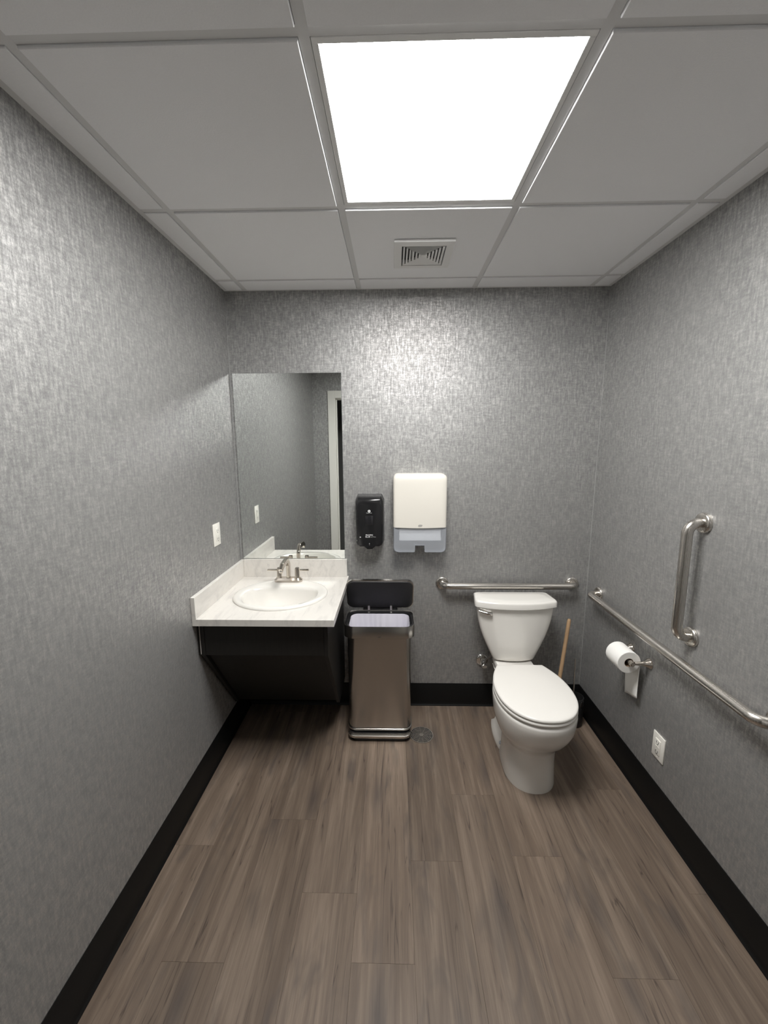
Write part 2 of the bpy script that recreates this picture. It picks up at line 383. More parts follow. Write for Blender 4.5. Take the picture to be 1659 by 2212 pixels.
# ------------------------------------------------------------------ cove baseboards
BH = 0.147
def cove(d):
    """profile (offset from wall, z)"""
    return [(0, 0.0005), (0.013, 0.0005), (0.0125, 0.003), (0.009, 0.006), (0.0055, 0.013), (0.0035, 0.028), (0.003, BH - 0.002), (0.002, BH), (0, BH)]
structure(obj('baseboard_back', prism([(YB - o, z) for o, z in cove(0)], 'x', XL, XR), 'vinyl', smooth=50), 'black rubber cove base on the back wall')
structure(obj('baseboard_left', prism([(XL + o, z) for o, z in cove(0)], 'y', YF, YB - 0.003), 'vinyl', smooth=50), 'black rubber cove base on the left wall')
structure(obj('baseboard_right', prism([(XR - o, z) for o, z in cove(0)], 'y', YF, YB - 0.003), 'vinyl', smooth=50), 'black rubber cove base on the right wall')
bm = bmesh.new(); add_box(bm, XL + 0.013, DOOR_X0 - 0.082, YF, YF + 0.004, 0.0005, BH); add_box(bm, DOOR_X1 + 0.082, XR - 0.013, YF, YF + 0.004, 0.0005, BH)
structure(obj('baseboard_front', bm, 'vinyl'), 'black rubber cove base beside the doorway')

# ------------------------------------------------------------------ suspended ceiling
ceiling = structure(obj('ceiling', box(XL - 0.1, XR + 0.1, YF - 0.12, YB + 0.1, ZT, ZT + 0.03), 'deck'), 'white suspended ceiling of square tiles in a grid')
TW = 0.012
for x in GX: obj('grid_tee', box(x - TW, x + TW, YF, YB, HC, HC + 0.03), 'tee', ceiling)
xs = [XL] + GX + [XR]; ys = [YF] + sorted(GY) + [YB]
for y in GY:
    for i in range(5):
        a = xs[i] + (TW if i else 0); b = xs[i + 1] - (TW if i < 4 else 0)
        obj('cross_tee', box(a, b, y - TW, y + TW, HC + 0.0002, HC + 0.03), 'tee', ceiling)
AW = 0.019
obj('wall_angle', box(XL, XL + AW, YF, YB, HC - 0.0012, HC - 0.0002), 'tee', ceiling)
obj('wall_angle', box(XR - AW, XR, YF, YB, HC - 0.0012, HC - 0.0002), 'tee', ceiling)
obj('wall_angle', box(XL + AW, XR - AW, YB - AW, YB, HC - 0.0012, HC - 0.0002), 'tee', ceiling)
obj('wall_angle', box(XL + AW, XR - AW, YF, YF + AW, HC - 0.0012, HC - 0.0002), 'tee', ceiling)
DROP = 0.0065; EG = TW + 0.0012
for i in range(5):
    for j in range(5):
        x0, x1, y0, y1 = xs[i], xs[i + 1], ys[j], ys[j + 1]
        if i == 2 and j == 2: continue                       # the light fixture sits here
        wx0, wx1, wy0, wy1 = i == 0, i == 4, j == 0, j == 4
        a0 = x0 + (AW + 0.001 if wx0 else EG); a1 = x1 - (AW + 0.001 if wx1 else EG)
        b0 = y0 + (AW + 0.001 if wy0 else EG); b1 = y1 - (AW + 0.001 if wy1 else EG)
        dz = DROP if not (wx0 or wx1 or wy0 or wy1) else 0.004
        if i == 2 and j == 3:                                 # tile cut open for the exhaust fan
            bm = bmesh.new(); hx0, hx1, hy0, hy1 = 0.035, 0.222, 1.81, 1.998
            for q in ((a0, hx0, b0, b1), (hx1, a1, b0, b1), (hx0, hx1, b0, hy0), (hx0, hx1, hy1, b1)): add_box(bm, *q, HC - dz, HC + 0.012)
            obj('ceiling_tile', bm, 'tile', ceiling)
        else:
            bm = box(a0, a1, b0, b1, HC - dz, HC + 0.012)
            bmesh.ops.bevel(bm, geom=[e for e in bm.edges if all(v.co.z < HC - dz + 0.001 for v in e.verts)], offset=0.0015, segments=1, affect='EDGES')
            obj('ceiling_tile', bm, 'tile', ceiling)

# ------------------------------------------------------------------ ceiling light and exhaust vent
lx0, lx1, ly0, ly1 = GX[1] + TW + 0.001, GX[2] - TW - 0.001, GY[2] + TW + 0.001, GY[1] - TW - 0.001
light = thing('ceiling_light', 'square lit flat panel light set in the ceiling grid', 'light', ((lx0 + lx1) / 2, (ly0 + ly1) / 2, HC))
FW = 0.0145
for a in ((lx0, lx1, ly0, ly0 + FW), (lx0, lx1, ly1 - FW, ly1), (lx0, lx0 + FW, ly0 + FW, ly1 - FW), (lx1 - FW, lx1, ly0 + FW, ly1 - FW)):
    obj('frame_rail', box(*a, HC - 0.001, HC + 0.03), 'white_metal', light, bev=0.0015)
obj('diffuser', box(lx0 + FW, lx1 - FW, ly0 + FW, ly1 - FW, HC + 0.002, HC + 0.005), 'lens', light)

vx, vy, vh = 0.1285, 1.904, 0.1235
vent = thing('exhaust_vent', 'square exhaust fan grille of nested rings in a ceiling tile', 'vent', (vx, vy, HC - DROP))
vz = HC - DROP - 0.001
def ring_bm(h0, h1, z0, z1, z0i=None):
    """square ring, outer half-size h0, inner h1"""
    z0i = z0 if z0i is None else z0i
    sq = lambda h, z: [(vx - h, vy - h, z), (vx + h, vy - h, z), (vx + h, vy + h, z), (vx - h, vy + h, z)]
    bm = bmesh.new(); rings = [sq(h0, z1), sq(h0, z0), sq(h1, z0i), sq(h1, z1)]
    v = [[bm.verts.new(p) for p in r] for r in rings]
    for a, b in zip(v, v[1:] + v[:1]):
        for i in range(4): bm.faces.new((a[i], a[(i + 1) % 4], b[(i + 1) % 4], b[i]))
    return bm
obj('vent_frame', ring_bm(vh, 0.091, vz - 0.011, vz, vz - 0.014), 'vent', vent, bev=0.002)
obj('fan_housing', box(vx - 0.09, vx + 0.09, vy - 0.09, vy + 0.09, vz + 0.012, vz + 0.016), 'vent_dark', vent)  # flat dark grey plate above the louvers
for k in range(6):
    h = 0.085 - k * 0.0135
    obj('louver', ring_bm(h, h - 0.0068, vz - 0.013, vz - 0.001, vz - 0.010), 'vent', vent)
obj('louver_center', rbox(vx - 0.0105, vx + 0.0105, vy - 0.0105, vy + 0.0105, vz - 0.013, vz - 0.003, 0.001, 1), 'vent', vent)
for s in (-1, 1): obj('louver_rib', box(vx + s * 0.045 - 0.0015, vx + s * 0.045 + 0.0015, vy - 0.09, vy + 0.09, vz - 0.001, vz + 0.003), 'vent', vent)

# ------------------------------------------------------------------ vanity: cabinet, countertop, sink, faucet
CT, CB, CFY, CRX = 0.838, 0.806, 1.700, -0.2645
cab = thing('vanity_cabinet', 'dark wall-hung vanity cabinet with slanted knee panel under the sink counter', 'cabinet', ((XL + CRX) / 2, 2.0, 0.15))
cx0, cx1 = XL + 0.014, -0.300
side = [(1.737, CB - 0.0005), (1.737, 0.646), (2.068, 0.185), (YB - 0.002, 0.185), (YB - 0.002, CB - 0.0005)]
obj('side_panel', prism(side, 'x', cx1 - 0.018, cx1), 'cabinet', cab, bev=0.0008)
obj('side_panel', prism(side, 'x', cx0, cx0 + 0.018), 'cabinet', cab, bev=0.0008)
obj('apron_panel', box(cx0 + 0.019, cx1 - 0.019, 1.739, 1.757, 0.646, CB - 0.0005), 'cabinet', cab, bev=0.0008)
d = Vector((2.068 - 1.737, 0.185 - 0.646)).normalized(); nrm = Vector((-d.y, d.x))
sl = [(1.762, 0.640), (2.082, 0.190), (2.097, 0.200), (1.777, 0.651)]
obj('knee_panel', prism(sl, 'x', cx0 + 0.019, cx1 - 0.019), 'cabinet', cab, bev=0.0008)
obj('scribe_strip', box(XL + 0.0005, XL + 0.0125, 1.737, 1.745, 0.646, CB - 0.0005), 'cabinet', cab)
obj('lit_edge_strip', box(cx0 - 0.0015, cx0 - 0.0002, 1.733, 1.737, 0.652, 0.790), 'lit_edge', cab)  # pale strip paints the light caught on the cabinet's left edge

counter = thing('countertop', 'white marble-look vanity countertop with back and side splashes', 'countertop', ((XL + CRX) / 2, 2.0, CB))
# slab with an elliptical cut-out for the bowl
SX, SY, SA, SB_ = -0.585, 2.012, 0.242, 0.217
bm = bmesh.new(); N = 64
outer, inner = [], []
for k in range(N):
    a = 2 * PI * k / N; c, s = math.cos(a), math.sin(a)
    inner.append((SX + (SA - 0.02) * c, SY + (SB_ - 0.02) * s))
    X0, X1, Y0, Y1 = XL + 0.0005, CRX, CFY, YB - 0.0005
    t = min((X1 - SX) / c if c > 1e-9 else 9, (X0 - SX) / c if c < -1e-9 else 9, (Y1 - SY) / s if s > 1e-9 else 9, (Y0 - SY) / s if s < -1e-9 else 9)
    outer.append((SX + t * c, SY + t * s))
for cx_, cy_ in ((X0, Y0), (X1, Y0), (X0, Y1), (X1, Y1)):            # snap the nearest point to each corner
    k = min(range(N), key=lambda q: (outer[q][0] - cx_) ** 2 + (outer[q][1] - cy_) ** 2); outer[k] = (cx_, cy_)
add_loft(bm, [[(x, y, CB) for x, y in inner], [(x, y, CB) for x, y in outer], [(x, y, CT) for x, y in outer], [(x, y, CT) for x, y in inner], [(x, y, CB) for x, y in inner]], False, False)
bmesh.ops.remove_doubles(bm, verts=bm.verts[:], dist=1e-5)
obj('slab', bm, 'laminate', counter, bev=0.0012)
obj('backsplash', box(XL + 0.0195, CRX - 0.008, YB - 0.0205, YB - 0.0005, CT + 0.0002, 0.944), 'laminate', counter, bev=0.0012)
obj('side_splash', box(XL + 0.0005, XL + 0.019, CFY, YB - 0.0005, CT + 0.0002, 0.940), 'laminate', counter, bev=0.0012)

sink = thing('sink', 'oval white drop-in basin in the marble-look countertop', 'sink', (SX, SY, CT))
def ell(a, b, cx, cy, z, n=64, flat=0.0):
    """oval; flat pulls the rear half in to a straighter edge"""
    out = []
    for k in range(n):
        t = 2 * PI * k / n; c, s = math.cos(t), math.sin(t)
        if s > 0 and flat: s = s ** 0.55 * (1 - flat); c = math.copysign(abs(c) ** 0.85, c)
        out.append((cx + a * c, cy + b * s, z))
    return out
BY = 1.985
rings = [ell(SA - 0.022, SB_ - 0.022, SX, SY, CT - 0.004), ell(SA - 0.001, SB_ - 0.001, SX, SY, CT + 0.0006), ell(SA, SB_, SX, SY, CT + 0.004), ell(SA - 0.004, SB_ - 0.004, SX, SY, CT + 0.010),
         ell(SA - 0.012, SB_ - 0.012, SX, SY, CT + 0.0135), ell(SA - 0.025, SB_ - 0.025, SX, SY - 0.001, CT + 0.0135)]
for a, b, fl, z in ((0.197, 0.166, 0.21, 0.0125), (0.191, 0.160, 0.24, 0.008), (0.188, 0.157, 0.26, -0.004), (0.180, 0.149, 0.27, -0.035), (0.166, 0.136, 0.27, -0.075),
                    (0.140, 0.114, 0.26, -0.110), (0.098, 0.080, 0.22, -0.133), (0.05, 0.042, 0.15, -0.142), (0.024, 0.022, 0.0, -0.144)):
    rings.append(ell(a, b, SX, BY - 0.003 + (0.0 if a > 0.1 else 0.0), CT + z, flat=fl))
obj('basin', loft(rings, cap0=False), 'ceramic', sink, smooth=60)
obj('drain_ring', lathe((SX, BY, CT - 0.1435), (0, 0, 1), [(0.022, 0), (0.022, 0.002), (0.016, 0.0015), (0.001, 0.001)]), 'chrome', sink, smooth=40)
obj('overflow_hole', lathe((SX, BY + 0.112, CT - 0.04), (0, -1, 0.3), [(0.008, 0), (0.008, 0.002), (0.004, 0.003)]), 'slot', sink, smooth=40)

FX, FY, FZ = -0.590, 2.188, CT + 0.0137
faucet = thing('faucet', 'brushed nickel two-handle faucet with flat angled spout on the sink', 'faucet', (FX, FY, FZ))
bm = loft([[(x, y, FZ) for x, y in rrect(FX - 0.079, FX + 0.079, FY - 0.027, FY + 0.027, 0.026)], [(x, y, FZ + 0.011) for x, y in rrect(FX - 0.079, FX + 0.079, FY - 0.027, FY + 0.027, 0.026)],
           [(x, y, FZ + 0.022) for x, y in rrect(FX - 0.068, FX + 0.068, FY - 0.018, FY + 0.018, 0.017)]])
obj('base_plate', bm, 'nickel', faucet, smooth=35)
sec = [(px, py) for px, py in rrect(-0.0155, 0.0155, -0.0095, 0.0095, 0.004, 3)]
path = arc_path([(FX, FY + 0.004, FZ + 0.012), (FX, FY + 0.004, FZ + 0.098), (FX, FY - 0.030, FZ + 0.131), (FX, FY - 0.118, FZ + 0.124), (FX, FY - 0.150, FZ + 0.104)], 0.014, 5)
obj('spout', tube(path, 1.0, section=sec), 'nickel', faucet, smooth=35)
obj('aerator', lathe(path[-1] + Vector((0, 0.004, 0.0)), (0, -0.5, -1), [(0.008, 0), (0.008, 0.006)]), 'chrome', faucet, smooth=40)
obj('lift_rod', tube([(FX, FY + 0.021, FZ + 0.012), (FX, FY + 0.021, FZ + 0.045)], 0.003, 10), 'nickel', faucet)
for s in (-1, 1):
    hx = FX + s * 0.0508
    h = obj('handle', loft([[(x, y, z) for x, y in rrect(hx - w, hx + w, FY - w, FY + w, 0.0075)] for w, z in ((0.0145, FZ + 0.013), (0.0125, FZ + 0.022), (0.012, FZ + 0.072), (0.0105, FZ + 0.078))]), 'nickel', faucet, smooth=35)
    xa, xb = sorted((hx + s * 0.010, hx + s * 0.066))
    obj('lever', rbox(xa, xb, FY - 0.007, FY + 0.007, FZ + 0.060, FZ + 0.0695, 0.002, 2), 'nickel', h, smooth=40)

# ------------------------------------------------------------------ mirror
mir = thing('wall_mirror', 'tall frameless mirror above the sink reflecting the doorway', 'mirror', (-0.587, YB, 0.948))
obj('mirror_backing', box(-0.889, -0.2855, YB - 0.0052, YB - 0.0002, 0.9465, 2.0), 'mirror_edge', mir)
obj('mirror_glass', box(-0.8885, -0.286, YB - 0.0062, YB - 0.0053, 0.947, 1.9995), 'mirror', mir)

# ------------------------------------------------------------------ outlets
def outlet(wall, y0, y1, z0, z1, label, left):
    x = XL if left else XR; s = 1 if left else -1
    t = thing('wall_outlet', label, 'outlet', (x, (y0 + y1) / 2, (z0 + z1) / 2), 'white wall outlets')
    rng = lambda a, b: (min(x + s * a, x + s * b), max(x + s * a, x + s * b))
    cy, cz = (y0 + y1) / 2, (z0 + z1) / 2
    bm = rbox(*rng(0.0003, 0.0055), y0, y1, z0, z1, 0.0018, 2); obj('cover_plate', bm, 'outlet', t, smooth=40)
    r = obj('receptacle', rbox(*rng(0.0055, 0.0085), cy - 0.0165, cy + 0.0165, cz - 0.0335, cz + 0.0335, 0.001, 2), 'outlet', t, smooth=40)
    for dz in (0.021, -0.021):
        for dy, h in ((-0.0065, 0.0055), (0.0065, 0.0045)):
            obj('slot', box(*rng(0.0084, 0.009), cy + dy - 0.0011, cy + dy + 0.0011, cz + dz - h, cz + dz + h), 'slot', r)
        obj('ground_hole', lathe((x + s * 0.0084, cy, cz + dz - 0.0105), (s, 0, 0), [(0.0026, 0), (0.0026, 0.0006)], 12), 'slot', r)
    obj('test_button', rbox(*rng(0.0085, 0.0098), cy - 0.0115, cy - 0.001, cz - 0.004, cz + 0.004, 0.0006, 1), 'outlet', r)
    obj('reset_button', rbox(*rng(0.0085, 0.0098), cy + 0.001, cy + 0.0115, cz - 0.004, cz + 0.004, 0.0006, 1), 'outlet', r)
    for dz in (0.0475, -0.0475): obj('plate_screw', lathe((x + s * 0.005, cy, cz + dz), (s, 0, 0), [(0.003, 0), (0.0026, 0.0011)], 12), 'outlet', t)
outlet('left', 1.971, 2.048, 1.103, 1.217, 'white power outlet on the left wall above the sink counter', True)
outlet('right', 1.553, 1.627, 0.260, 0.374, 'white power outlet low on the right wall below the long grab bar', False)

# ------------------------------------------------------------------ soap dispenser
sd = thing('soap_dispenser', 'black automatic soap dispenser between the mirror and the paper towel dispenser', 'dispenser', (-0.136, YB, 1.03))
sxc, sw, s0, s1 = -0.1335, 0.0800, 1.040, 1.330
out = [(sxc - sw, s0 + 0.022), (sxc - sw + 0.006, s0 + 0.008), (sxc - sw + 0.020, s0), (sxc - 0.036, s0), (sxc - 0.022, s0 - 0.011), (sxc + 0.022, s0 - 0.011), (sxc + 0.036, s0),
       (sxc + sw - 0.020, s0), (sxc + sw - 0.006, s0 + 0.008), (sxc + sw, s0 + 0.022), (sxc + sw, s1 - 0.030), (sxc + sw - 0.013, s1), (sxc - sw + 0.013, s1), (sxc - sw, s1 - 0.030)]
obj('back_plate', prism([(sxc + (x - sxc) * 1.015, z) for x, z in out], 'y', YB - 0.030, YB - 0.0005), 'dark_plastic', sd)
# front cover with rounded shoulder at the top
rings = []
def soap_ring(y, inset, top):
    return [(sxc + (x - sxc) * (1 - inset / sw), y, z - top if z > s0 + 0.15 else z + inset * 0.4) for x, z in out]
for y, i, t in ((YB - 0.030, 0, 0), (YB - 0.060, 0.001, 0.001), (YB - 0.078, 0.003, 0.005), (YB - 0.092, 0.006, 0.014), (YB - 0.100, 0.010, 0.026), (YB - 0.103, 0.016, 0.040)):
    rings.append(soap_ring(y, i, t))
obj('cover', loft(rings), 'black_plastic', sd, smooth=30)
yf = YB - 0.103
obj('window', rbox(sxc - 0.022, sxc + 0.022, yf - 0.0015, yf + 0.002, 1.165, 1.218, 0.0012, 2), 'smoke', sd, smooth=40)
obj('logo', lathe((sxc, yf - 0.0002, 1.245), (0, -1, 0), [(0.0075, 0), (0.0075, 0.0006)], 20), 'print', sd)
obj('logo_mark', lathe((sxc, yf - 0.0009, 1.245), (0, -1, 0), [(0.0033, 0), (0.0033, 0.0004)], 12), 'grey_print', sd)
obj('maker_lettering', text_bm('Georgia-Pacific', 0.0052, sxc, yf - 0.0006, 1.2330), 'print', sd)
obj('brand_lettering', text_bm('PACIFIC', 0.0118, sxc, yf - 0.0006, 1.1055), 'print', sd)
obj('brand_lettering', text_bm('BLUE', 0.0118, sxc - 0.0225, yf - 0.0006, 1.0955, align='LEFT'), 'print', sd)
obj('series_lettering', text_bm('ULTRA', 0.0095, sxc + 0.0075, yf - 0.0006, 1.0955, align='LEFT'), 'grey_print', sd)
obj('status_light', rbox(sxc - 0.054, sxc - 0.047, yf - 0.0012, yf + 0.001, 1.0955, 1.0995, 0.0004, 1), 'print', sd)
bm = bmesh.new(); add_lathe(bm, (sxc, yf - 0.0002, 1.0605), (0, -1, 0), [(0.0028, 0), (0.0028, 0.0005)], 12); add_lathe(bm, (sxc, yf - 0.0002, 1.053), (0, -1, 0), [(0.0016, 0), (0.0016, 0.0005)], 10)
obj('drop_symbol', bm, 'grey_print', sd)
obj('nozzle', rbox(sxc - 0.017, sxc + 0.017, YB - 0.085, YB - 0.055, s0 - 0.016, s0 - 0.0105, 0.002, 2), 'dark_plastic', sd)

# ------------------------------------------------------------------ paper towel dispenser with towels
pt = thing('paper_towel_dispenser', 'cream and frosted grey folded paper towel dispenser on the back wall', 'dispenser', (0.148, YB, 1.0))
px0, px1 = 0.000, 0.298
poly = rrect(px0, px1, 1.152, 1.449, (0.028, 0.028, 0.001, 0.001), 6)
pcx, pcz = (px0 + px1) / 2, 1.152
def cover_ring(y, dx, dz, bow=0.0):
    return [(pcx + (x - pcx) * (1 - dx / 0.149), y, (z - dz * (z - pcz) / 0.297) - bow * (1 - ((x - pcx) / 0.149) ** 2) * (1 if z < 1.2 else 0)) for x, z in poly]
poly = poly[:14] + [(px0 + (px1 - px0) * k / 10, 1.152) for k in range(0, 10)] + poly[21:]
obj('cover', loft([cover_ring(YB - 0.0008, 0, 0), cover_ring(YB - 0.080, 0.000, 0.001), cover_ring(YB - 0.092, 0.002, 0.004, 0.001), cover_ring(YB - 0.099, 0.006, 0.010, 0.002), cover_ring(YB - 0.1035, 0.013, 0.018, 0.0025), cover_ring(YB - 0.1055, 0.030, 0.034, 0.003)]), 'cream', pt, smooth=50)
npoly = [(px0, 1.151), (px0, 1.030), (px0 + 0.004, 1.017), (px0 + 0.012, 1.010), (px0 + 0.026, 1.006), (0.115, 1.006), (0.121, 1.010), (0.122, 1.045), (0.176, 1.045), (0.177, 1.010), (0.183, 1.006),
         (px1 - 0.026, 1.006), (px1 - 0.012, 1.010), (px1 - 0.004, 1.017), (px1, 1.030), (px1, 1.151)]
bm = bmesh.new()                                             # open tray: rounded front and side shell
ins = [(0.149 + (x - 0.149) * 0.965, z + (0.004 if z < 1.1 else 0)) for x, z in npoly]
add_loft(bm, [[(x, YB - 0.002, z) for x, z in npoly], [(x, YB - 0.086, z) for x, z in npoly], [(0.149 + (x - 0.149) * 0.985, YB - 0.094, z + (0.0015 if z < 1.1 else 0)) for x, z in npoly], [(x, YB - 0.0975, z) for x, z in ins]], False, True)
obj('tray', bm, 'frosted', pt, smooth=40)
obj('back_plate', box(px0 + 0.008, px1 - 0.008, YB - 0.006, YB - 0.0008, 1.048, 1.1505), 'grey_plastic', pt)
obj('key_lock', lathe((px1 - 0.0035, YB - 0.045, 1.223), (1, 0, 0), [(0.007, 0), (0.007, 0.0055), (0.005, 0.006)], 16), 'slot', pt)
lg = [(0.139, 1.1585), (0.139, 1.164), (0.1435, 1.1685), (0.161, 1.1685), (0.161, 1.163), (0.157, 1.1585)]
lgi = [(0.15 + (x - 0.15) * 0.80, 1.1635 + (z - 1.1635) * 0.62) for x, z in lg]
yl = YB - 0.1057
obj('emblem', loft([[(x, yl, z) for x, z in lgi], [(x, yl, z) for x, z in lg], [(x, yl - 0.0006, z) for x, z in lg], [(x, yl - 0.0006, z) for x, z in lgi], [(x, yl, z) for x, z in lgi]], cap0=False, cap1=False), 'grey_print', pt)
obj('emblem_lettering', text_bm('TORK', 0.0062, 0.15, yl - 0.0002, 1.1613), 'grey_print', pt)
st = thing('paper_towels', 'stack of folded white paper towels inside the frosted dispenser tray', 'paper towels', (0.15, YB - 0.06, 1.08))
for k in range(5):
    obj('folded_towel', rbox(0.034 + 0.001 * (k % 2), 0.266 + (0.003 if k == 0 else 0), YB - 0.088 + 0.001 * (k % 3), YB - 0.012, 1.0745 + k * 0.0152, 1.0745 + k * 0.0152 + 0.01505, 0.0008, 1), 'paper', st, smooth=40)

# ------------------------------------------------------------------ grab bars
def grab_bar(name_label, p0, p1, n, material):
    """p0, p1: flange centres on the wall; n: wall normal"""
    p0, p1, n = Vector(p0), Vector(p1), Vector(n)
    t = thing('grab_bar', name_label, 'grab bar', p0, 'stainless steel grab bars')
    R, D = 0.0185, 0.060
    d = (p1 - p0).normalized()
    path = arc_path([p0 + n * 0.004, p0 + n * D, p1 + n * D, p1 + n * 0.004], 0.040, 9)
    obj('bar', tube(path, R, 20), material, t, smooth=50)
    for p in (p0, p1):
        obj('flange', lathe(p + n * 0.0006, n, [(0.0385, 0), (0.0385, 0.006), (0.0365, 0.011), (0.0325, 0.0135), (0.019, 0.0145)], 32), 'steel_z', t, smooth=40)
grab_bar('horizontal steel grab bar on the back wall over the toilet tank', (0.290, YB, 0.797), (1.052, YB, 0.797), (0, -1, 0), 'steel_x')
grab_bar('long horizontal steel grab bar on the right wall', (XR, 2.178, 0.787), (XR, 1.110, 0.787), (-1, 0, 0), 'steel_y')
grab_bar('short vertical steel grab bar on the right wall', (XR, 1.492, 1.318), (XR, 1.488, 0.874), (-1, 0, 0), 'steel_z')

# ------------------------------------------------------------------ toilet paper holder and roll
tpx, tpz, ty0, ty1 = 1.063, 0.637, 1.706, 1.846
tp = thing('toilet_paper_holder', 'brushed nickel two-post toilet paper holder on the right wall', 'holder', (XR, 1.776, tpz))
for y in (ty0, ty1):
    a = obj('post', lathe((XR - 0.0005, y, tpz), (-1, 0, 0), [(0.0245, 0), (0.0245, 0.004), (0.0215, 0.007), (0.0205, 0.011), (0.0135, 0.020), (0.0095, 0.040), (0.0075, 0.060), (0.0075, 0.068)], 24), 'nickel', tp, smooth=45)
    s = 1 if y == ty0 else -1
    obj('socket', lathe((tpx, y - s * 0.013, tpz), (0, s, 0), [(0.006, 0), (0.010, 0.002), (0.0105, 0.012), (0.0125, 0.014), (0.0125, 0.024), (0.010, 0.027)], 20), 'nickel', a, smooth=40)
obj('roller', tube([(tpx, ty0 + 0.012, tpz), (tpx, ty1 - 0.012, tpz)], 0.009, 16), 'dark_plastic', tp, smooth=50)
roll = thing('toilet_paper_roll', 'white toilet paper roll with a loose hanging sheet on the right wall', 'toilet paper', (tpx, 1.776, tpz - 0.05))
rc = (tpx, 1.724, tpz - 0.006); RL = 0.104
obj('paper_winding', lathe(rc, (0, 1, 0), [(0.0205, 0.0), (0.0495, 0.0), (0.0512, 0.002), (0.0512, RL - 0.002), (0.0495, RL), (0.0205, RL), (0.0205, 0.0)], 48, cap=False), 'paper', roll, smooth=40)
obj('cardboard_core', lathe(rc, (0, 1, 0), [(0.0203, 0.0005), (0.0203, RL - 0.0005), (0.0188, RL - 0.0005), (0.0188, 0.0005), (0.0203, 0.0005)], 32, cap=False), 'card', roll, smooth=40)
bm = bmesh.new(); prof = []
for k in range(6):                                           # leaves the roll on the wall side
    a = math.radians(40 - 40 * k / 5); prof.append((rc[0] + 0.0518 * math.cos(a), rc[2] + 0.0518 * math.sin(a)))
for k in range(1, 15):
    t = k / 14; prof.append((rc[0] + 0.0518 - 0.003 * math.sin(t * 3.0) + 0.004 * t, rc[2] - 0.195 * t))
rings = []
for i, (x, z) in enumerate(prof):
    t = max(0, (i - 5) / 14)
    row = []
    for j in range(9):
        v = j / 8; y = rc[1] + 0.001 + (RL - 0.002) * v
        row.append((x + 0.004 * math.sin(v * 5 + t * 4) * t, y + 0.006 * t * math.sin(t * 3), z + 0.016 * t * (1 - 2 * v)))
    rings.append(row)
vs = [[bm.verts.new(p) for p in r] for r in rings]
for a, b in zip(vs, vs[1:]):
    for j in range(8): bm.faces.new((a[j], a[j + 1], b[j + 1], b[j]))
sh = obj('hanging_sheet', bm, 'paper', roll, smooth=60); so = sh.modifiers.new('thickness', 'SOLIDIFY'); so.thickness = 0.0004

# ------------------------------------------------------------------ toilet
TX, TB = 0.667, 2.243                                        # centre line, back of the tank
toilet = thing('toilet', 'white elongated toilet with closed lid and tank against the back wall', 'toilet', (TX, TB - 0.4, 0))
def egg(hw, sf, sm, sb, hwb, z, n=26, m=10, p=2.25):
    """outline seen from above: sf front tip, sm widest, sb rear (distances forward of the tank back), hwb rear half-width"""
    right = []
    for k in range(n + 1):                                   # tip to widest
        a = PI / 2 * k / n
        right.append((hw * max(math.sin(a), 0.0) ** (2 / p), sm + (sf - sm) * max(math.cos(a), 0.0) ** (2 / p)))
    for k in range(1, m + 1):
        t = k / m; right.append((hwb + (hw - hwb) * (1 - t * t), sm + (sb - sm) * t))
    for k in range(1, 4): right.append((hwb * (1 - k / 4), sb))
    right.append((0, sb))
    pts = right + [(-x, s) for x, s in reversed(right[1:-1])]
    return [(TX + x, TB - s, z) for x, s in pts]
rings = [egg(*a) for a in (
    (0.117, 0.575, 0.43, 0.310, 0.108, 0.000), (0.118, 0.576, 0.43, 0.310, 0.108, 0.012), (0.115, 0.572, 0.43, 0.325, 0.106, 0.06), (0.113, 0.570, 0.43, 0.340, 0.108, 0.13),
    (0.115, 0.574, 0.44, 0.355, 0.110, 0.190), (0.124, 0.586, 0.45, 0.360, 0.115, 0.218), (0.142, 0.608, 0.45, 0.350, 0.120, 0.243), (0.159, 0.632, 0.45, 0.320, 0.120, 0.268),
    (0.171, 0.654, 0.45, 0.280, 0.117, 0.302), (0.178, 0.672, 0.45, 0.245, 0.112, 0.335), (0.181, 0.681, 0.45, 0.225, 0.108, 0.375), (0.182, 0.684, 0.45, 0.220, 0.106, 0.400),
    (0.180, 0.681, 0.45, 0.220, 0.105, 0.411), (0.174, 0.676, 0.45, 0.222, 0.102, 0.415))]
obj('bowl', loft(rings), 'ceramic', toilet, smooth=50)
rings = [egg(*a) for a in ((0.110, 0.42, 0.20, 0.075, 0.095, 0.0), (0.109, 0.42, 0.20, 0.077, 0.094, 0.02), (0.098, 0.42, 0.21, 0.09, 0.080, 0.035), (0.080, 0.42, 0.23, 0.10, 0.066, 0.09),
                           (0.074, 0.42, 0.24, 0.09, 0.066, 0.19), (0.082, 0.40, 0.22, 0.07, 0.078, 0.28), (0.098, 0.38, 0.2, 0.055, 0.096, 0.36))]
obj('trapway', loft(rings), 'ceramic', toilet, smooth=50)
dk = lambda h, s0, s1, r, z: [(x, y, z) for x, y in rrect(TX - h, TX + h, TB - s1, TB - s0, r, 5)]
obj('deck', loft([dk(0.085, 0.06, 0.30, 0.03, 0.30), dk(0.095, 0.055, 0.30, 0.03, 0.36), dk(0.102, 0.05, 0.30, 0.03, 0.395), dk(0.102, 0.05, 0.30, 0.03, 0.412), dk(0.098, 0.054, 0.296, 0.028, 0.4175)]), 'ceramic', toilet, smooth=50)
for s in (-1, 1): obj('bolt_cap', lathe((TX + s * 0.092, TB - 0.285, 0.030), (s * 0.3, 0, 1), [(0.011, 0), (0.010, 0.008), (0.005, 0.013)], 16), 'grey_plastic', toilet, smooth=50)
S = (0.181, 0.684, 0.45, 0.236, 0.117)
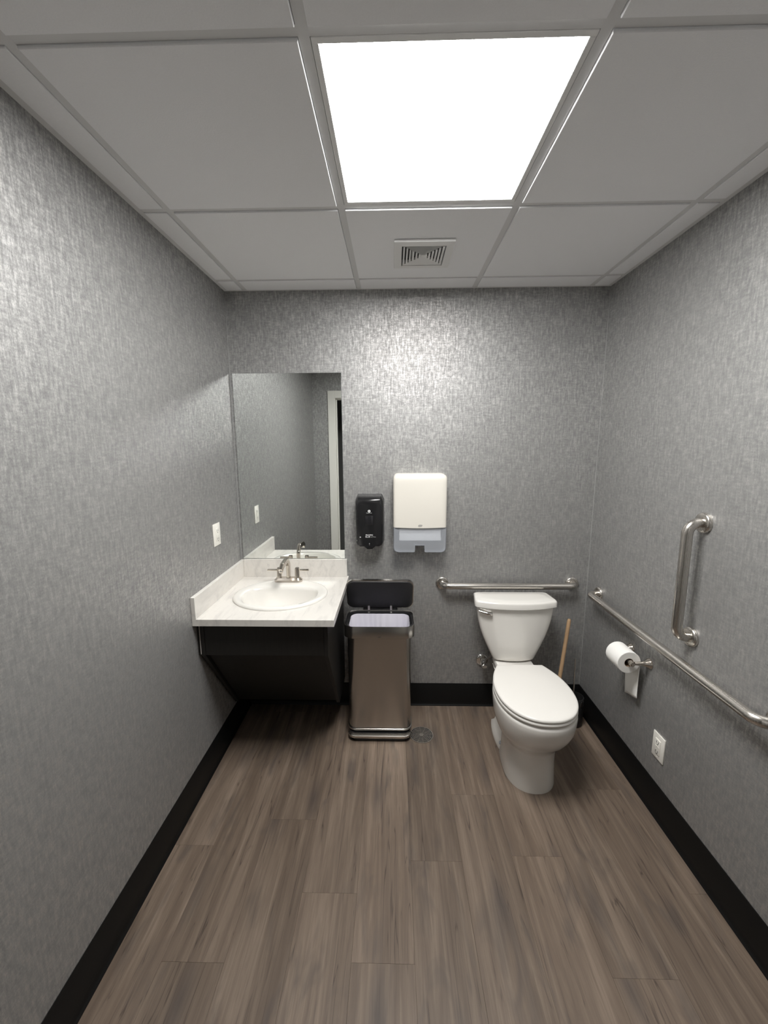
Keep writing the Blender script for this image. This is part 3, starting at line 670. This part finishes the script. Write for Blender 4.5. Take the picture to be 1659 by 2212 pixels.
obj('seat', loft([egg(S[0] - 0.006, S[1] - 0.006, *S[2:], 0.4215), egg(S[0] - 0.001, S[1] - 0.001, *S[2:], 0.4245), egg(*S, 0.430), egg(S[0] - 0.0015, S[1] - 0.0015, *S[2:], 0.436), egg(S[0] - 0.006, S[1] - 0.006, *S[2:], 0.4385)]), 'seat', toilet, smooth=50)
obj('seat_lid', loft([egg(S[0] - 0.006, S[1] - 0.006, *S[2:], 0.4445), egg(S[0] - 0.001, S[1], *S[2:], 0.4465), egg(S[0] - 0.001, S[1], *S[2:], 0.453), egg(S[0] - 0.004, S[1] - 0.004, S[2], S[3] + 0.003, S[4], 0.4565),
                      egg(S[0] - 0.012, S[1] - 0.012, S[2], S[3] + 0.008, S[4] - 0.006, 0.458), egg(0.09, 0.56, S[2], 0.33, 0.05, 0.460)]), 'seat', toilet, smooth=50)
for s in (-1, 1): obj('hinge', rbox(TX + s * 0.075 - 0.022, TX + s * 0.075 + 0.022, TB - 0.264, TB - 0.241, 0.4185, 0.443, 0.004, 3), 'seat', toilet, smooth=50)
def tank_ring(w, s0, s1, bow, z, wb=None, n=20):
    """bowed front: corners at s1 - bow, middle at s1; rear edge at s0"""
    wb = w - 0.012 if wb is None else wb
    pts = [(wb - 0.012, s0), (wb, s0 + 0.012)]
    pts += [(w, s1 - bow - 0.02), (w - 0.004, s1 - bow - 0.006)]
    for k in range(n + 1):
        u = 1 - 2 * k / n; x = u * (w - 0.012); pts.append((x, s1 - bow * abs(u) ** 2.2))
    pts += [(-w + 0.004, s1 - bow - 0.006), (-w, s1 - bow - 0.02), (-wb, s0 + 0.012), (-wb + 0.012, s0)]
    return [(TX + x, TB - s, z) for x, s in pts]
rings = [tank_ring(*a) for a in ((0.100, 0.03, 0.140, 0.014, 0.4195), (0.112, 0.025, 0.152, 0.016, 0.430), (0.1175, 0.022, 0.155, 0.018, 0.440), (0.132, 0.020, 0.158, 0.021, 0.472), (0.152, 0.018, 0.160, 0.025, 0.515),
                                 (0.172, 0.016, 0.162, 0.029, 0.562), (0.188, 0.014, 0.164, 0.032, 0.610), (0.200, 0.012, 0.166, 0.034, 0.660), (0.2065, 0.010, 0.167, 0.036, 0.705), (0.209, 0.010, 0.168, 0.037, 0.733))]
obj('tank', loft(rings), 'ceramic', toilet, smooth=40)
def lid_ring(d, z): return tank_ring(0.221 - d, 0.0 + d, 0.184 - d, 0.040, z, 0.209 - d)
obj('tank_lid', loft([lid_ring(0.006, 0.7335), lid_ring(0.0, 0.738), lid_ring(0.0, 0.764), lid_ring(0.003, 0.770), lid_ring(0.010, 0.7735), lid_ring(0.020, 0.7725), lid_ring(0.024, 0.7740), lid_ring(0.05, 0.7755)]), 'ceramic', toilet, smooth=40)
lev = obj('flush_lever', lathe((0.529, TB - 0.139, 0.704), (-0.2, -1, 0), [(0.0145, 0), (0.0145, 0.006), (0.012, 0.012), (0.010, 0.016), (0.010, 0.022), (0.007, 0.026)], 20), 'chrome', toilet, smooth=40)
obj('lever_arm', tube([(0.531, 2.082, 0.705), (0.510, 2.085, 0.706), (0.485, 2.093, 0.711), (0.464, 2.101, 0.716)], [0.0085, 0.0085, 0.007, 0.0045], 14), 'chrome', lev, smooth=50)

# shut-off valve and supply hose
sv = thing('shutoff_valve', 'chrome water shut-off valve on the back wall beside the toilet', 'valve', (0.541, YB, 0.307))
obj('escutcheon', lathe((0.541, YB - 0.0006, 0.307), (0, -1, 0), [(0.038, 0), (0.038, 0.002), (0.034, 0.009), (0.026, 0.012), (0.010, 0.013)], 32), 'chrome', sv, smooth=40)
obj('valve_stem', tube([(0.541, YB - 0.010, 0.307), (0.541, YB - 0.045, 0.307)], 0.008, 14), 'chrome', sv, smooth=50)
obj('valve_body', lathe((0.541, YB - 0.050, 0.290), (0, 0, 1), [(0.008, 0), (0.0125, 0.004), (0.0125, 0.030), (0.009, 0.036)], 18), 'chrome', sv, smooth=40)
obj('valve_handle', loft([[(0.541 + 0.017 * math.cos(a), y, 0.303 + 0.011 * math.sin(a)) for a in [2 * PI * k / 20 for k in range(20)]] for y in (YB - 0.078, YB - 0.068)]), 'chrome', sv, bev=0.002, smooth=40)
hp = []
for k in range(15):
    t = k / 14; hp.append(Vector((0.541 + 0.02 * math.sin(t * PI) * 0 + 0.028 * t, YB - 0.050 - 0.060 * t, 0.326 + 0.093 * t ** 0.9)) + Vector((0.022 * math.sin(t * PI), 0, 0)))
obj('supply_hose', tube(hp, 0.0055, 12), 'hose', sv, smooth=60)

# ------------------------------------------------------------------ plunger and brush behind the toilet
pl = thing('toilet_plunger', 'wooden-handled black rubber plunger behind the right side of the toilet', 'plunger', (0.930, 2.150, 0))
obj('rubber_cup', lathe((0.930, 2.150, 0.0005), (0, 0, 1), [(0.053, 0), (0.056, 0.008), (0.054, 0.045), (0.046, 0.072), (0.030, 0.090), (0.018, 0.105), (0.016, 0.125), (0.0125, 0.126)], 32), 'rubber', pl, smooth=40)
pa, pb = Vector((0.930, 2.150, 0.118)), Vector((1.004, 2.212, 0.622)); dd = (pb - pa)
obj('handle', tube([pa, pa + dd * 0.97, pa + dd * 0.99, pb], [0.0105, 0.0105, 0.0095, 0.007], 16), 'wood', pl, smooth=40)
br = thing('toilet_brush', 'toilet brush with thin chrome handle in the black canister by the right wall', 'toilet brush', (1.042, 2.168, 0.03))
obj('brush_handle', tube([(1.040, 2.168, 0.08), (1.036, 2.170, 0.398), (1.036, 2.170, 0.404)], [0.0042, 0.0042, 0.003], 12), 'chrome', br, smooth=50)
obj('brush_head', lathe((1.040, 2.168, 0.02), (0, 0, 1), [(0.018, 0), (0.034, 0.012), (0.036, 0.05), (0.028, 0.072), (0.01, 0.08)], 20), 'rubber', br, smooth=40)
cn = thing('brush_canister', 'black toilet brush canister on the floor in the right back corner', 'canister', (1.046, 2.168, 0))
obj('body', lathe((1.046, 2.168, 0.0005), (0, 0, 1), [(0.046, 0), (0.050, 0.006), (0.050, 0.168), (0.048, 0.172), (0.046, 0.172), (0.046, 0.008)], 36), 'rubber', cn, smooth=40)
obj('oval_patch', loft([[(1.068 + 0.009 * math.cos(a) * w, 2.1225 + y + 0.0035 * math.cos(a), 0.145 + 0.018 * math.sin(a) * w) for a in [2 * PI * k / 24 for k in range(24)]] for w, y in ((1, 0.0008), (1, -0.0012), (0.7, -0.002))]), 'hose', cn, smooth=40)  # grey metal oval patch on the canister front

# ------------------------------------------------------------------ trash can with liner
tcx, tc0, tc1 = -0.0755, 2.012, 2.232
can = thing('trash_can', 'stainless steel step trash can with its lid standing open beside the vanity', 'trash can', (tcx, 2.12, 0))
def rr(hx, y0, y1, r, z): return [(x, y, z) for x, y in rrect(tcx - hx, tcx + hx, y0, y1, r, 6)]
obj('body', loft([rr(0.172, tc0 + 0.012, tc1 - 0.004, 0.045, 0.045), rr(0.172, tc0 + 0.012, tc1 - 0.004, 0.045, 0.56), rr(0.172, tc0 + 0.012, tc1 - 0.004, 0.045, 0.598)], cap1=False), 'can', can, smooth=40)
obj('base', loft([rr(0.168, tc0 - 0.010, tc1 - 0.004, 0.045, 0.0005), rr(0.171, tc0 - 0.012, tc1 - 0.003, 0.046, 0.004), rr(0.171, tc0 - 0.012, tc1 - 0.003, 0.046, 0.0195), rr(0.171, tc0 + 0.001, tc1 - 0.003, 0.046, 0.0198), rr(0.171, tc0 + 0.002, tc1 - 0.003, 0.046, 0.040)]), 'black_plastic', can, smooth=40)
obj('base_band', loft([rr(0.1775, tc0 + 0.007, tc1, 0.048, 0.050), rr(0.1775, tc0 + 0.007, tc1, 0.048, 0.058), rr(0.173, tc0 + 0.011, tc1 - 0.004, 0.046, 0.060), rr(0.173, tc0 + 0.011, tc1 - 0.004, 0.046, 0.050), rr(0.1775, tc0 + 0.007, tc1, 0.048, 0.050)], cap0=False, cap1=False), 'can', can, smooth=30)
obj('pedal', loft([rr(0.170, tc0 - 0.018, tc0 + 0.06, 0.040, 0.020), rr(0.174, tc0 - 0.022, tc0 + 0.06, 0.042, 0.024), rr(0.174, tc0 - 0.022, tc0 + 0.06, 0.042, 0.036), rr(0.171, tc0 - 0.019, tc0 + 0.06, 0.040, 0.039)]), 'steel_x', can, smooth=40)
RZ = 0.662
obj('rim_band', loft([rr(0.186, tc0, tc1 + 0.004, 0.052, 0.594), rr(0.190, tc0 - 0.004, tc1 + 0.006, 0.054, 0.597), rr(0.190, tc0 - 0.004, tc1 + 0.006, 0.054, RZ - 0.002), rr(0.189, tc0 - 0.003, tc1 + 0.005, 0.053, RZ),
                      rr(0.186, tc0, tc1 + 0.002, 0.051, RZ), rr(0.184, tc0 + 0.002, tc1, 0.050, RZ - 0.004), rr(0.184, tc0 + 0.002, tc1, 0.050, 0.594), rr(0.186, tc0, tc1 + 0.004, 0.052, 0.594)], cap0=False, cap1=False), 'can', can, smooth=40)
obj('liner_rim', loft([rr(0.1835, tc0 + 0.0025, tc1 - 0.001, 0.050, RZ - 0.006), rr(0.178, tc0 + 0.006, tc1 - 0.006, 0.048, RZ - 0.004), rr(0.168, tc0 + 0.010, tc1 - 0.018, 0.044, RZ - 0.010), rr(0.166, tc0 + 0.011, tc1 - 0.020, 0.043, RZ - 0.05)], cap0=False, cap1=False), 'black_plastic', can, smooth=40)
# lid, leaning toward the room
hy, hz, L = 2.246, 0.674, 0.205; lean = math.radians(22)
def lidpt(x, t, off):
    return (x, hy - math.sin(lean) * t - math.cos(lean) * off, hz + math.cos(lean) * t - math.sin(lean) * off)
lp = rrect(tcx - 0.190, tcx + 0.190, 0.0, L, 0.042, 6)
lpi = rrect(tcx - 0.186, tcx + 0.186, 0.004, L - 0.004, 0.039, 6)
obj('lid', loft([[lidpt(x, t, -0.014) for x, t in lpi], [lidpt(x, t, -0.011) for x, t in lp], [lidpt(x, t, 0.003) for x, t in lp], [lidpt(x, t, 0.004) for x, t in lpi]]), 'can', can, smooth=40)
obj('lid_underside', loft([[lidpt(x, t, 0.0042) for x, t in rrect(tcx - 0.1855, tcx + 0.1855, 0.006, L - 0.0045, 0.038, 6)], [lidpt(x, t, 0.009) for x, t in rrect(tcx - 0.184, tcx + 0.184, 0.008, L - 0.006, 0.037, 6)],
                           [lidpt(x, t, 0.010) for x, t in rrect(tcx - 0.178, tcx + 0.178, 0.014, L - 0.012, 0.033, 6)]]), 'dark_plastic', can, smooth=40)
obj('hinge_box', rbox(tcx - 0.10, tcx + 0.10, tc1 + 0.007, tc1 + 0.030, 0.62, 0.672, 0.004, 2), 'black_plastic', can, smooth=40)
for x in (-0.0655, 0.0625):
    obj('hinge_arm', rbox(tcx + x - 0.006, tcx + x + 0.006, tc1 - 0.006, tc1 + 0.004, 0.663, 0.692, 0.0015, 2), 'steel_z', can)
obj('emblem', loft([[(tcx + 0.002 + 0.009 * w * math.cos(a), tc0 - 0.0042 - 0.0004 * q, 0.6055 + 0.0016 * w * math.sin(a)) for a in [2 * PI * k / 16 for k in range(16)]] for q, w in ((0, 1), (1, 0.95))]), 'slot', can)
bag = thing('trash_bag', 'white and lavender bag lining the open steel trash can', 'trash bag', (tcx, 2.12, 0.3))
rings = []
for q in range(14):
    t = q / 13; z = RZ - 0.012 - 0.30 * t; ring = []
    base = rrect(tcx - 0.1645 + 0.012 * t, tcx + 0.1645 - 0.012 * t, tc0 + 0.0125 + 0.006 * t, tc1 - 0.022 - 0.006 * t, 0.041, 12)
    # resample along the perimeter so pleats are even
    P = [Vector((x, y)) for x, y in base]; P.append(P[0]); seg = [(P[i + 1] - P[i]).length for i in range(len(P) - 1)]; tot = sum(seg)
    for k in range(120):
        s = tot * k / 120; i = 0
        while s > seg[i] and i < len(seg) - 1: s -= seg[i]; i += 1
        p = P[i].lerp(P[i + 1], s / seg[i] if seg[i] > 1e-9 else 0); c = Vector((tcx, (tc0 + tc1) / 2)); dvec = (c - p).normalized()
        pl_ = 0.007 * (0.5 + 0.5 * math.sin(k * 1.31 + 2.2 * math.sin(k * 0.21))) * min(1, t * 5 + 0.15) + 0.003 * (0.5 + 0.5 * math.sin(k * 0.37 + t * 3)) * min(1, t * 4)
        p = p + dvec * pl_; ring.append((p.x, p.y, z + 0.002 * math.sin(k * 0.5) * (1 if t else 0)))
    rings.append(ring)
obj('bag_film', loft(rings, cap0=False), 'bag', bag, smooth=60)

# ------------------------------------------------------------------ floor drain
fd = thing('floor_drain', 'round slotted metal floor drain beside the trash can', 'drain', (0.157, 2.052, 0))
obj('dark_recess_disc', lathe((0.157, 2.052, 0.0003), (0, 0, 1), [(0.062, 0), (0.062, 0.0006)], 40), 'slot', fd)  # flat black disc paints the shade of the recess under the grate
bm = bmesh.new()
def flat_ring(bm, r0, r1, z0, z1, n=48):
    rg = lambda r, z: [(0.157 + r * math.cos(2 * PI * k / n), 2.052 + r * math.sin(2 * PI * k / n), z) for k in range(n)]
    add_loft(bm, [rg(r0, z0), rg(r0, z1), rg(r1, z1), rg(r1, z0), rg(r0, z0)], False, False)
flat_ring(bm, 0.0665, 0.0605, 0.0003, 0.0028)
for r in (0.0525, 0.0440, 0.0355, 0.0270, 0.0185): flat_ring(bm, r + 0.0026, r - 0.0012, 0.0010, 0.0026)
for k in range(12):
    a = 2 * PI * k / 12 + 0.1; d_ = Vector((math.cos(a), math.sin(a), 0)); n_ = Vector((-d_.y, d_.x, 0)); c = Vector((0.157, 2.052, 0))
    q = [c + d_ * r + n_ * s for r, s in ((0.010, -0.0012), (0.062, -0.0019), (0.062, 0.0019), (0.010, 0.0012))]
    add_loft(bm, [[p + Vector((0, 0, 0.001)) for p in q], [p + Vector((0, 0, 0.0026)) for p in q]])
add_lathe(bm, (0.157, 2.052, 0.001), (0, 0, 1), [(0.0125, 0), (0.0125, 0.0018)], 24)
obj('drain_grate', bm, 'drain', fd)
